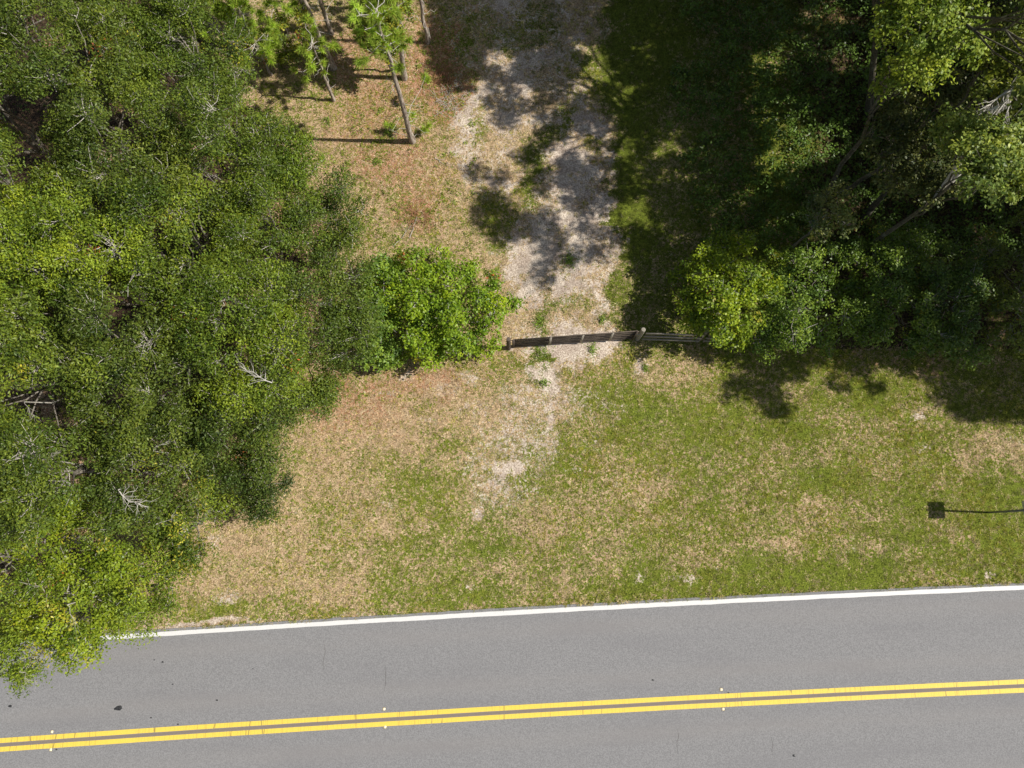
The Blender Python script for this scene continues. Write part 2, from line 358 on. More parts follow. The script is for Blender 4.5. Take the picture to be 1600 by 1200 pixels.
# land beyond the detailed sheet, to the horizon
xa, xb, ya, yb = xs[0], xs[-1], ys[0], ys[-1]; B = 900
V2, F2 = [], []
for (a, b, c, d) in ((-B, xa, -B, B), (xb, B, -B, B), (xa, xb, -B, ya), (xa, xb, yb, B)):
    k = len(V2); V2 += [(a, c, -.02), (b, c, -.02), (b, d, -.02), (a, d, -.02)]; F2.append((k, k + 1, k + 2, k + 3))
o = idx_mesh('far_ground', V2, F2, M_GROUND); o['kind'] = 'structure'
a = o.data.attributes.new('cov', 'FLOAT_COLOR', 'POINT'); a.data.foreach_set('color', np.tile([.5, 0, .3, 1], len(V2)).astype(np.float32))

def strip(name, lo, hi, z, mat, x0=-400, x1=400, jit=0.0, lat=False):
    x = np.concatenate([np.arange(x0, -30, 10), np.arange(-30, 30, .25 if not jit else .06), np.arange(30, x1 + 1, 10)]).astype(float)
    y = road_c(x); t = np.gradient(y, x); nrm = np.stack([-t, 1 + 0 * t], 1) / np.sqrt(1 + t * t)[:, None]
    j = (fbm(x, 0 * x, 1.7, 77, 4) - .5) * jit; j2 = (fbm(x, 0 * x + 9, 1.7, 87, 4) - .5) * jit
    rows = [np.stack([x + nrm[:, 0] * o_, y + nrm[:, 1] * o_, 0 * x + z], 1) for o_ in (lo + j2, hi + j)] if not lat else \
        [np.stack([x + nrm[:, 0] * o_, y + nrm[:, 1] * o_, 0 * x + z], 1) for o_ in [lo + j2] + [lo + .3 + (hi - lo - .6) * k / 22 for k in range(23)] + [hi + j]]
    n = len(x); Vv = np.concatenate(rows); ff = []
    i = np.arange(n - 1)
    for r_ in range(len(rows) - 1): ff.append(np.stack([i + r_ * n, i + 1 + r_ * n, i + 1 + (r_ + 1) * n, i + (r_ + 1) * n], 1))
    o = idx_mesh(name, Vv, np.concatenate(ff), mat); o['kind'] = 'structure'
    if lat:
        La = np.concatenate([np.full(n, lo)] + [np.full(n, lo + .3 + (hi - lo - .6) * k / 22) for k in range(23)] + [np.full(n, hi)]).astype(np.float32)
        a = o.data.attributes.new('lat', 'FLOAT', 'POINT'); a.data.foreach_set('value', La)
    return o
strip('road', -(LANE + .17), LANE + .17, .012, M_ASPH, jit=.06, lat=True)
strip('white_edge_line', LANE - .080, LANE + .074, .017, M_WHT, jit=.03)
strip('white_edge_line', -LANE - .095, -LANE + .095, .017, M_WHT, jit=.012)
strip('yellow_centre_line', .064, .222, .017, M_YEL, jit=.008)
strip('yellow_centre_line', -.222, -.064, .017, M_YEL, jit=.008)

# hair cracks in the asphalt
n = N('crack_dirt'); M_CRK = n.fin(n.mix(n.ramp(n.noise(40, 2), .4, .6), (.07, .065, .06, 1), (.15, .14, .13, 1)), .9, .1)
for pts in ([(1204,1150),(1207,1162),(1206,1172),(1208,1181)], [(1058,1138),(1060,1150),(1057,1164),(1059,1180)], [(506,1000),(508,1018),(505,1036),(507,1050)], [(602,1040),(603,1060),(601,1084)]):
    q = []
    for (x0, y0), (x1, y1) in zip(pts[:-1], pts[1:]):
        for t_ in np.linspace(0, 1, 6)[:-1]: q.append(G(x0 + (x1 - x0) * t_, y0 + (y1 - y0) * t_)[:2] + R.normal(0, .008, 2))
    q = np.array(q); wd_ = .006 * np.sin(np.linspace(.25, math.pi - .25, len(q))); L_ = np.c_[q[:, 0] - wd_, q[:, 1], 0 * wd_ + .0155]; R_ = np.c_[q[:, 0] + wd_, q[:, 1], 0 * wd_ + .0155]
    i_ = np.arange(len(q) - 1); m_ = len(q); o = idx_mesh('road_crack', np.concatenate([L_, R_]), np.stack([i_, i_ + 1, i_ + 1 + m_, i_ + m_], 1), M_CRK); o['kind'] = 'structure'

# raised pavement markers: three pairs beside the yellow lines
n = N('reflector_plastic'); M_RPM = n.fin(n.mix(n.ramp(n.noise(60, 2), .4, .7), (.88, .78, .55, 1), (.80, .66, .36, 1)), .3, .6)
n = N('reflector_base'); M_RPB = n.fin(n.mix(n.ramp(n.noise(80, 2), .4, .7), (.08, .07, .06, 1), (.16, .12, .09, 1)), .8, .2)
for (px, py, side, lab) in ((81, 1143.5, 'above', 'left'), (79, 1171.5, 'below', 'left'), (600, 1108, 'above', 'middle'), (601.5, 1136, 'below', 'middle'), (1127, 1077.5, 'above', 'right'), (1130, 1108, 'below', 'right')):
    p = G(px, py, .02)
    t = thing('pavement_marker', 'small pale reflective marker just %s the double yellow line, in the %s pair' % (side, lab), 'road marker', (p[0], p[1], .012), 'reflective markers along the double yellow line')
    a = .046; q = a * .55; h = .02; z = p[2] - .008
    def fr(w1, w2, z0, z1): 
        v = [(p[0] + sx * w_, p[1] + sy * w_, zz) for w_, zz in ((w1, z0), (w2, z1)) for sx, sy in ((-1, -1), (1, -1), (1, 1), (-1, 1))]
        return np.array(v), np.array([(4, 5, 6, 7), (0, 1, 5, 4), (1, 2, 6, 5), (2, 3, 7, 6), (3, 0, 4, 7)])
    v, f = fr(a, q, z + .002, z + .024); idx_mesh('reflector_body', v, f, M_RPM, t)
    v, f = fr(a * 1.25, a * 1.2, .0165, z + .0019); idx_mesh('adhesive_pad', v, f, M_RPB, t)

# tar blobs and small stones on the asphalt
n = N('dark_tar'); M_TAR = n.fin(n.mix(n.ramp(n.noise(50, 3), .4, .6), (.012, .012, .012, 1), (.06, .06, .06, 1)), .35, .6)
def lump(name, c, rx, ry, rz, mat, rng, seg=12, rings=4, parent=None):
    vs, fs = [], []
    a = np.arange(seg) * 2 * math.pi / seg; wob = 1 + rng.normal(0, .12, seg)
    for k in range(rings):
        t = k / rings * math.pi / 2
        for i in range(seg): vs.append((c[0] + math.cos(t) * wob[i] * rx * math.cos(a[i]), c[1] + math.cos(t) * wob[i] * ry * math.sin(a[i]), c[2] + rz * math.sin(t)))
    for k in range(rings - 1):
        for i in range(seg): j = (i + 1) % seg; fs.append((k * seg + i, k * seg + j, (k + 1) * seg + j, (k + 1) * seg + i))
    top = len(vs); vs.append((c[0], c[1], c[2] + rz)); k = (rings - 1) * seg
    for i in range(0, seg, 2): fs.append((k + i, k + i + 1, k + (i + 2) % seg, top))
    return idx_mesh(name, np.array(vs), np.array(fs), mat, parent, True)
for px, py, s, lab in ((185, 1106.5, .10, 'largest dark tar blob on the asphalt above the left end of the yellow lines'), (16, 1103.5, .055, 'dark tar blob on the asphalt near the left edge, below the hanging branch'),
        (254, 1034.5, .035, 'tiny tar spot below the white line, right one of two close together'), (241, 1031, .022, 'tiny tar spot below the white line, left one of two close together'),
        (236, 1121.5, .028, 'tiny dark tar spot between the largest blob and the yellow lines'), (278, 1131.7, .028, 'tiny dark tar spot almost touching the upper yellow line, left half'), (339, 1094, .034, 'narrow dark tar spot in the left half of the near lane'),
        (270, 1069, .024, 'faint dark spot in the middle of the near lane, left part'), (1020, 1062.5, .035, 'small dark tar spot in the near lane right of centre'), (1138.5, 1082.5, .03, 'dark speck touching the upper yellow line beside the right marker pair'),
        (88, 1171, .03, 'dark speck just right of the lower left pavement marker'), (1241, 1180.5, .045, 'flat dark smudge below the yellow lines, right half'), (395, 1045, .02, 'tiny dark spot close under the white line, left of centre')):
    p = G(px, py, .012); o = lump('tar_spot', p, s * 1.35, s * .85, min(.02, s * .3), M_TAR, R, 12); tag(o, lab, 'tar spot', 'dark tar spots on the road')

# ------------------------------------------------------------------ foliage builders
def leaf_quads(c, nrm, L, Wd, rng, curl=.0):
    """diamond leaves at c facing nrm"""
    n_ = len(c); t = unit(np.cross(nrm, rng.normal(size=(n_, 3)))); b = np.cross(nrm, t)
    L = (L * rng.uniform(.7, 1.25, n_))[:, None]; Wd = (Wd * rng.uniform(.75, 1.2, n_))[:, None]
    dz = nrm * (L * curl)
    return np.stack([c - t * L / 2 - dz, c - b * Wd / 2 + t * L * .06, c + t * L / 2 - dz, c + b * Wd / 2 + t * L * .06], 1).reshape(-1, 3)
def foliage(blobs, rng, twigs_per_m2=7.0, leaves=60, L=.085, Wd=.05, base=(.085, .125, .022), var=.25, spread=.17, zmin=-.35, yellow=.0, dens=1.0, upb=.55, red=.0, rnd=.55):
    """blobs: (x,y,z,r). returns leaf verts, colours, twig tubes"""
    LV, LC, T0, T1 = [], [], [], []
    base = np.array(base)
    for bx, by, bz, r in blobs:
        nt_ = max(5, int(4 * math.pi * r * r * twigs_per_m2 * (1 - zmin) / 2 * dens))
        d = unit(rng.normal(size=(nt_ * 3, 3))); d = d[d[:, 2] > zmin][:nt_]; nt_ = len(d)
        rr = r * np.where(rng.random(nt_) < .75, rng.uniform(.85, 1.12, nt_), rng.uniform(.35, .85, nt_))
        tc = np.array([bx, by, bz]) + d * rr[:, None] * np.array([1, 1, .78])
        bt = rng.normal(0, 1); tt = rng.normal(0, 1, nt_)
        nl = rng.poisson(leaves, nt_); tot = int(nl.sum()); k = np.repeat(np.arange(nt_), nl)
        sp = spread * rng.uniform(.7, 1.35, nt_)[k][:, None]
        off = rng.normal(size=(tot, 3)); off = off / (1 + .25 * np.linalg.norm(off, axis=1, keepdims=True)) * sp * np.array([1.15, 1.15, .62])
        c = tc[k] + off
        up = np.array([0, 0, 1.])
        nn = unit(d[k] * .45 + up * upb + unit(off) * .35 + rng.normal(0, rnd, (tot, 3)))
        LV.append(leaf_quads(c, nn, L, Wd, rng))
        v = 1 + var * (.35 * bt + .45 * tt[k] + .5 * rng.normal(size=tot)); v = np.clip(v, .4, 2.0)[:, None]
        cc = base * v
        hue = (.4 * bt + .5 * tt[k] + .6 * rng.normal(size=tot))[:, None]
        cc = cc * (1 + np.array([.13, .03, -.12]) * hue)
        if yellow: 
            q = ((rng.random(nt_) < yellow)[k] & (rng.random(tot) < .7))[:, None]; cc = np.where(q, np.array([.36, .33, .035]) * v, cc)
        if red:
            q = ((rng.random(nt_) < red)[k] & (rng.random(tot) < .5))[:, None]; cc = np.where(q, np.array([.38, .11, .035]) * v, cc)
        LC.append(np.clip(cc, .004, .8))
        bc = np.array([bx, by, bz - r * .3]); m = rng.random(nt_) < .8
        T0.append(np.repeat(bc[None], m.sum(), 0) + rng.normal(0, .12 * r, (int(m.sum()), 3))); T1.append(tc[m] + d[m] * np.where(rng.random(int(m.sum())) < .06, .26, .06)[:, None])
    return np.concatenate(LV), np.concatenate(LC), np.concatenate(T0), np.concatenate(T1)
NLEAF = 0
def finish_tree(t, blobs, foot, rng, trunk_r=.13, mat=M_LEAF, bark=M_BARK, crown_name='crown', ext=None, fork=.45, twig_mat=M_TWIG, **kw):
    global NLEAF
    LV, LC, T0, T1 = foliage(blobs, rng, **kw); NLEAF += len(LC)
    raw_mesh(crown_name, LV, 4, mat, t, LC)
    B_ = np.array(blobs); cen = B_[:, :3].mean(0); foot = np.array(foot, float)
    top = np.array([cen[0], cen[1], foot[2] + (cen[2] - foot[2]) * .8])
    tr = wobble(foot, top, 6, .05 + trunk_r * .3, rng); rr = np.linspace(trunk_r, trunk_r * .4, 6); rr[0] *= 1.35
    idx_mesh('trunk', *path_tube(tr, rr, 9), bark, t, True)
    parts = []; K_ = max(2, len(B_) // 5); nd = B_[rng.choice(len(B_), K_, replace=False), :3].copy()
    for _ in range(8):
        lb_ = np.argmin(((B_[:, None, :3] - nd[None]) ** 2).sum(-1), 1)
        for k in range(K_):
            if (lb_ == k).any(): nd[k] = B_[lb_ == k, :3].mean(0)
    for k in range(K_):
        if not (lb_ == k).any(): continue
        e = nd[k] * .75 + tr[4] * .25 - np.array([0, 0, .35]); q = wobble(tr[rng.integers(3, 5)], e, 6, .09, rng)
        parts.append(path_tube(q, np.linspace(trunk_r * .42, trunk_r * .24, 6), 7))
        for b in B_[lb_ == k]:
            q2 = wobble(q[rng.integers(3, 6)], b[:3] - np.array([0, 0, b[3] * .3]), 4, .06, rng); parts.append(path_tube(q2, np.linspace(trunk_r * .2, trunk_r * .07, 4), 5))
    idx_mesh('limbs', *merge(parts), bark, t, True)
    m = (T0 + T1) / 2 + rng.normal(0, .05, T0.shape)
    parts = [tubes(T0, m, .014, .010, 4), tubes(m, T1, .010, .005, 4)]
    idx_mesh('twigs', *merge(parts), twig_mat, t)
    return tr
def spray(c, direc, rng, n=9, L=1.1, r=.022):
    """bleached bare branch with side twigs"""
    c = np.array(c, float); direc = unit(np.array(direc, float)); q = wobble(c, c + direc * L, 6, .04, rng)
    parts = [path_tube(q, np.linspace(r, r * .35, 6), 6)]
    for _ in range(n):
        k = rng.integers(1, 5); d = unit(direc * .9 + rng.normal(0, .55, 3)); l = L * rng.uniform(.25, .6)
        e = wobble(q[k], q[k] + d * l, 4, .025, rng); parts.append(path_tube(e, np.linspace(r * .45, r * .15, 4), 4))
        for _ in range(2):
            j = rng.integers(1, 3); d2 = unit(d + rng.normal(0, .6, 3)); parts.append(tubes(e[j], e[j] + d2 * l * .45, r * .25, r * .1, 3))
    return merge(parts)

# ------------------------------------------------------------------ the oak wood on the left
OAKS = [ # px, py, crown height, crown radius, colour shift, label
 (55,-40,7.2,2.7,0,'oak crown cut by the top left corner of the picture'),
 (235,-20,6.6,2.4,0,'oak crown at the top edge, between the corner oak and the pines'),
 (-45,130,7.8,2.7,0,'oak crown cut by the left edge, second from the top left corner'),
 (110,110,7.4,2.4,.1,'broad oak crown just inside the top left corner'),
 (275,85,6.0,2.0,0,'dark green oak crown beside the pines at the top'),
 (20,285,7.8,2.6,.05,'oak crown at the left edge, upper third, next to a dark gap'),
 (175,250,6.9,2.3,.1,'olive green oak crown in the upper wood, left of the wood middle'),
 (320,215,6.2,2.1,0,'oak crown in the upper wood near the lower pine shadows'),
 (420,250,5.2,1.6,0,'smaller oak crown on the upper right rim of the wood beside the pine litter'),
 (-20,430,7.6,2.4,.0,'oak crown cut by the left edge at mid height with bare white limb'),
 (115,410,7.5,2.3,.12,'oak crown left of the wood middle, beside the forked white limb'),
 (265,385,6.6,2.2,.08,'broad oak crown in the very middle of the wood'),
 (405,370,5.6,2.0,.02,'oak crown right of the wood middle, level with the lone shrub top'),
 (505,330,4.6,1.25,0,'small oak crown forming the rightmost bulge of the wood over the tan litter'),
 (500,480,5.0,1.9,0,'dark oak crown touching the bright green shrub by the gate'),
 (365,520,6.0,2.1,.05,'oak crown in the lower middle of the wood left of the bare white spray'),
 (215,570,6.9,2.3,.06,'oak crown in the lower left wood beneath the dark hollow'),
 (60,570,7.6,2.4,.1,'oak crown near the left edge below mid height'),
 (455,590,4.4,1.25,0,'low oak crown at the wood corner above the tan lawn'),
 (350,665,5.2,1.75,.0,'dark green oak crown on the lower right rim of the wood'),
 (225,715,6.2,1.9,.05,'oak crown behind the long bleached limb lower left'),
 (85,720,7.0,2.3,.05,'oak crown in the lower left wood between edge and bleached limb'),
 (-50,730,7.4,2.3,0,'oak crown cut by the left edge in the lower half'),
 (388,760,4.0,.85,-.05,'small dark oak bulging lowest onto the tan lawn'),
 (262,820,5.0,1.3,0,'oak crown with bare twigs above the grey soil patches'),
 (-40,880,6.6,2.1,.1,'oak crown cut by the left edge just above the road verge'),
 (185,925,5.0,1.25,.1,'oak crown reaching the road verge at the lower left'),
 (20,1010,5.6,1.15,.2,'yellow green oak crown hanging over the road at the left edge'),
]
HOLES = [(415,140,12),(465,420,9),(380,465,10),(160,520,14),(245,330,12),(130,660,14),(340,590,10),(175,640,10),(75,480,12),(215,180,12),(285,180,10),(60,250,26),(45,275,22),(85,245,18),(195,480,26),(222,497,18),(60,45,22),(40,80,22),(20,170,26),(155,345,14),(95,640,26),(50,650,22),(15,640,20),(210,745,16),(10,450,18),(300,400,10),(330,360,12),(420,340,16),(240,710,12),(180,180,18),(75,180,18),(200,60,10),(330,480,9),(290,600,14),(285,760,10),(60,860,12),(110,800,14),(-10,300,20)]
white = {2:[], 9:[(15,467,1,0.15)], 10:[(160,385,-.8,-.2),(165,390,.9,-.5)], 16:[(285,470,.3,-.5)], 15:[(425,598,-1,.5)], 17:[(38,628,1,-.9)], 20:[(185,765,1,-.55),(240,705,.5,.3)], 5:[(45,385,-.6,.4)], 1:[(250,70,1,.2),(215,90,-.3,.6)], 24:[(215,805,1,-.1),(240,820,.9,.3)], 6:[(205,295,-.5,-.4)], 11:[(300,450,1,.3)], 21:[(60,720,.8,.3)], 27:[(30,1050,1,-.6)], 26:[(105,945,.6,-1)],3:[(180,55,.4,.9)],12:[(370,400,.5,.5)],0:[(95,35,.3,1)]}
for i, (px, py, hc, Rr, yel, lab) in enumerate(OAKS):
    rng = np.random.default_rng(100 + i)
    hc = hc + rng.normal(0, .45) * (px < 420); c = G(px, py, hc); foot = np.array([c[0] + rng.uniform(-.3, .3) - (.9 if px > 330 or i in (24, 26) else 0), c[1] + rng.uniform(-.3, .3) + (.6 if py > 600 else 0), 0])
    if foot[1] < -5.0: foot[1] = -4.9; foot[0] -= .6
    foot[2] = gz(foot[0], foot[1]) - .05
    blobs = []; tries = 0; want = int(Rr * Rr * 4.2) + 3
    while len(blobs) < want and tries < 600:
        tries += 1
        a, d = rng.uniform(0, 2 * math.pi), Rr * math.sqrt(rng.random()) * .92
        r = rng.uniform(.38, .8) * (1 if Rr > 1.5 else .85)
        z = c[2] + math.sqrt(max(0, 1 - (d / Rr) ** 2)) * Rr * 1.5 - 1.9 + rng.normal(0, .38)
        p = np.array([c[0] + d * math.cos(a), c[1] + d * math.sin(a), z])
        if any(np.hypot(*(p[:2] - b[:2])) < .72 * (r + b[3]) * .9 for b in blobs): continue
        u, v = P(*p)
        if any(math.hypot(u - hx, v - hy) < hr * 1.3 + r * 24 for hx, hy, hr in HOLES): continue
        blobs.append((p[0], p[1], p[2], r))
    for _ in range(int(Rr * 1.6)):                 # lower, inner foliage
        a, d = rng.uniform(0, 2 * math.pi), Rr * rng.uniform(.1, .8)
        u, v = P(c[0] + d * math.cos(a), c[1] + d * math.sin(a), c[2] - 1.4)
        if any(math.hypot(u - hx, v - hy) < hr + 24 for hx, hy, hr in HOLES): continue
        blobs.append((c[0] + d * math.cos(a), c[1] + d * math.sin(a), c[2] - rng.uniform(1.0, 1.9), rng.uniform(.5, .8)))
    t = thing('oak_tree', lab, 'tree', foot, 'evergreen oaks of the wood on the left')
    tv_ = rng.uniform(.72, 1.38); Rr *= .94; b = (tv_ * (.115 + .10 * yel), tv_ * (.166 + .07 * yel), .022)
    if i >= 25: b = (.17, .235, .024)
    tr = finish_tree(t, blobs, foot, rng, .11 + .02 * Rr, base=b, yellow=.04 if i >= 24 else .004, red=.002, leaves=80, twigs_per_m2=8.5, zmin=-.1, L=rng.uniform(.08, .105), Wd=.042, upb=.3, var=.42, spread=.20, rnd=.8)
    ws = white.get(i, [])
    if ws:
        pr = []
        for (wx, wy, dx, dy) in ws:
            q = G(wx, wy, hc + .45); L_ = 1.15 if (wx, wy) in ((425, 598), (185, 765), (160, 385)) else .75
            big = L_ > 1
            pr.append(spray(q, (dx, dy, .10), rng, 16 if big else 9, L_ * .9, .018 if big else .008))
            pr.append(path_tube(wobble(tr[3], q, 5, .06, rng), np.linspace(.04, .015, 5), 6))
        idx_mesh('dead_branch', *merge(pr), M_DEAD if i in (15, 20, 10) else M_TWIG, t, True)

# yellowish vine-clad young tree near the verge
rng = np.random.default_rng(300)
for (px, py, hc, blist, lab) in ((110, 850, 5.0, [(70,830),(110,815),(160,850),(95,880),(150,900),(60,900),(125,790),(175,880),(30,850),(110,930)], 'yellow green leafy tree with orange tinted tips in the lower left wood'),
        (150, 1000, 4.6, [(85,975),(120,1000),(165,975),(125,1015),(60,955)], 'lime green low crown hanging across the white edge line')):
    bl = [(*G(x, y, hc + rng.normal(0, .25)), rng.uniform(.4, .62)) for x, y in blist]
    f = np.mean([b[:2] for b in bl], 0); f = (f[0] - .4, max(f[1], -4.9), 0.0)
    t = thing('leafy_tree', lab, 'tree', f, 'yellow green trees in front of the oaks')
    finish_tree(t, bl, f, rng, .09, M_BROAD, base=(.20, .27, .022), yellow=.05, red=.006, leaves=55, L=.10, Wd=.055, twigs_per_m2=8, var=.35)

# ------------------------------------------------------------------ pines
def pine(foot_px, top_px, H, lab, tufts, rng, crown_from=.55, side=(), base=(.36, .48, .07), r0=.09):
    f = G(*foot_px); f[2] = gz(f[0], f[1]) - .03; top = f + np.array([top_px[0], top_px[1], H])
    t = thing('pine_tree', lab, 'tree', f, 'slim pines on the brown needle litter')
    tr = wobble(f, top, 10, .022, rng); rr = np.linspace(r0, .03, 10); rr[0] *= 1.3
    idx_mesh('trunk', *path_tube(tr, rr, 10), M_PBARK, t, True)
    br, tc, td = [], [], []
    for k in range(tufts):
        s = rng.uniform(crown_from, 1) if k > 3 else 1.0; b = tr[0] + (tr[-1] - tr[0]) * s
        b = np.array([np.interp(s * 9, np.arange(10), tr[:, j]) for j in range(3)])
        a = rng.uniform(0, 2 * math.pi); l = rng.uniform(.35, 1.5) * (1.15 - s * .55)
        d = np.array([math.cos(a), math.sin(a), rng.uniform(.1, .6)]); q = wobble(b, b + d * l, 4, .05, rng)
        br.append(path_tube(q, [.018, .014, .011, .008], 4)); tc.append(q[-1]); td.append(unit(q[-1] - q[-2]))
        if l > .7:
            for _ in range(2):
                d2 = unit(td[-1] + rng.normal(0, .6, 3)); e = q[2] + d2 * .38; br.append(tubes(q[2], e, .009, .006, 3)); tc.append(e); td.append(d2)
    for (sx, sy, h) in side:                      # low tufts growing from the bare trunk
        e = G(sx, sy, h); s = np.clip((h - .3) / H, 0, 1); b = np.array([np.interp(s * 9, np.arange(10), tr[:, j]) for j in range(3)])
        br.append(path_tube(wobble(b, e, 4, .04, rng), [.016, .012, .009, .006], 4))
        for _ in range(3): tc.append(e + rng.normal(0, .1, 3)); td.append(unit(e - b + rng.normal(0, .3, 3)))
    for _ in range(int(H * 1.6)):                 # dead side branches, bare and pale
        s = rng.uniform(.12, .6); b = np.array([np.interp(s * 9, np.arange(10), tr[:, j]) for j in range(3)])
        a = rng.uniform(0, 2 * math.pi); d = np.array([math.cos(a), math.sin(a), rng.uniform(-.25, .3)]); l = rng.uniform(.25, .9)
        q = wobble(b, b + d * l, 5, .06, rng); br.append(path_tube(q, np.linspace(.014, .004, 5), 4))
        if l > .5: br.append(tubes(q[3], q[3] + unit(d + rng.normal(0, .7, 3)) * .25, .006, .003, 3))
    idx_mesh('branches', *merge(br), M_TWIG, t)
    tc, td = np.array(tc), np.array(td); NN = 120; k = np.repeat(np.arange(len(tc)), NN); m = len(k)
    dd = unit(td[k] * .75 + rng.normal(0, .62, (m, 3)) + np.array([0, 0, .15])); L_ = rng.uniform(.16, .30, m)[:, None]
    c0 = tc[k] - td[k] * rng.uniform(0, .18, m)[:, None]; sd = unit(np.cross(dd, rng.normal(size=(m, 3)))) * .013
    bend = np.array([0, 0, -.035]); V = np.stack([c0 - sd, c0 + sd, c0 + dd * L_ + bend], 1).reshape(-1, 3)
    col = np.array(base) * np.clip(1 + .25 * rng.normal(size=m) + .2 * rng.normal(size=len(tc))[k], .4, 1.9)[:, None]
    col = np.where((rng.random(m) < .05)[:, None], np.array([.35, .22, .06]), col)
    raw_mesh('needles', V, 3, M_NEEDLE, t, col)
PN = [((645,222),7.6,(-.1,0),'nearest slim pine with a bare trunk and a long thin shadow on the litter',34,.66,((665,118,1.8),(640,178,1.2),(668,205,.5),(608,200,.5)),.125),
 ((632,122),6.6,(.55,.1),'slim pine behind the nearest one, its crown at the top edge',46,.62,(),.12),
 ((522,157),3.4,(0,.1),'short young pine, the lowest of those on the left of the litter',16,.68,(),.075),
 ((521,107),6.4,(-.2,0),'pine with a thick pale foot, left of the litter clearing',20,.72,(),.13),
 ((518,53),6.5,(0,0),'pine by the top edge, second trunk from the top on the left',24,.66,(),.10),
 ((495,50),6.0,(-.5,0),'leaning pine at the top edge beside the two trunks on the left',24,.66,(),.09),
 ((668,66),6.4,(0,0),'pine at the top edge whose crown is full and bright green',40,.5,(),.09),
 ((612,12),4.6,(0,0),'low bushy pine at the top edge next to the drive',30,.3,(),.09),
 ((425,118),3.0,(0,0),'young bushy pine with long pale green needles beside the wood rim',24,.4,(),.06),
 ((400,70),3.6,(0,0),'young pine with drooping light needles touching the oak wood',34,.3,(),.06),
 ((362,66),3.4,(0,0),'young pine half hidden by the dark green oak at the top',34,.3,(),.06),
 ((448,50),3.2,(0,0),'young pine at the top edge between the oak wood and the trunks',22,.4,(),.06)]
for i, (f, H, ln, lab, n_, cf, sd, tr_) in enumerate(PN): pine(f, ln, H, lab, n_, np.random.default_rng(400 + i), cf, sd, r0=tr_)

# vine-clad shrubs between the pines
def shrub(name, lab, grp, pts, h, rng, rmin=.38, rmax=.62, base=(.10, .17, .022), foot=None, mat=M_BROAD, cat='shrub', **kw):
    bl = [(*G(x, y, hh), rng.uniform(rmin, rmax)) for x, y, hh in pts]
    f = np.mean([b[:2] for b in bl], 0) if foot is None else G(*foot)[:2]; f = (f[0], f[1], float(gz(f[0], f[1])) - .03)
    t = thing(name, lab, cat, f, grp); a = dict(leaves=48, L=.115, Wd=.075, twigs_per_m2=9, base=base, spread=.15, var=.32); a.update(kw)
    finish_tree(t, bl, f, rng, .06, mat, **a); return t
rng = np.random.default_rng(500)
def area(poly, n, h0, h1, rng, dome=None, hj=.12):
    P_ = np.array(poly); out = []; lo, hi = P_.min(0), P_.max(0)
    while len(out) < n:
        x, y = rng.uniform(lo, hi)
        if not inpoly(np.array([x]), np.array([y]), poly)[0]: continue
        if any(math.hypot(x - a, y - b) < 15 for a, b, _ in out) and rng.random() < .8: continue
        k = 1 if dome is None else max(0, 1 - (math.hypot((x - dome[0]) / dome[2], (y - dome[1]) / dome[3])) ** 2)
        out.append((x, y, h0 + (h1 - h0) * k + rng.normal(0, hj)))
    return out
shrub('vine_shrub', 'bright yellow green vine clad shrub with orange leaves among the pines at the top', 'vine shrubs among the pines', [(580,20,3.2),(600,45,3.0),(590,0,3.4),(607,62,2.6),(622,25,3.2),(572,45,2.6),(565,15,2.8),(595,72,2.2),(615,5,3.4),(585,60,2.4)], 2, rng, base=(.19, .24, .025), red=.16, yellow=.25)
shrub('vine_shrub', 'patchy lime green vine shrub between the wood rim and the pine trunks', 'vine shrubs among the pines', [(430,60,1.2),(460,70,1.2),(480,55,1.2),(420,85,.9),(500,85,.7),(395,55,1.2),(450,92,.7),(380,40,1.3),(440,35,1.3),(470,20,1.5)], 1, rng, .28, .45, base=(.15, .19, .025), yellow=.15, red=.04)
# big bright shrub left of the gate
poly = [(585,430),(640,395),(690,392),(735,412),(770,440),(805,478),(806,500),(785,530),(762,552),(735,560),(700,555),(670,566),(632,570),(590,560),(580,520),(590,480)]
shrub('broadleaf_shrub', 'big bright green broad leaved shrub left of the farm gate', 'shrubs along the fence line', area(poly, 74, .6, 2.1, rng, (690, 480, 130, 100), .34), 2, rng, .24, .44, base=(.19, .29, .02), red=.006, yellow=.02, leaves=34)
shrub('broadleaf_shrub', 'narrow green shrub between the oak wood and the big bright shrub', 'shrubs along the fence line', area([(575,400),(610,405),(612,560),(575,575),(562,480)], 16, .6, 1.8, rng, (585, 480, 50, 110)), 2, rng, .3, .45, base=(.18, .28, .04), leaves=36)
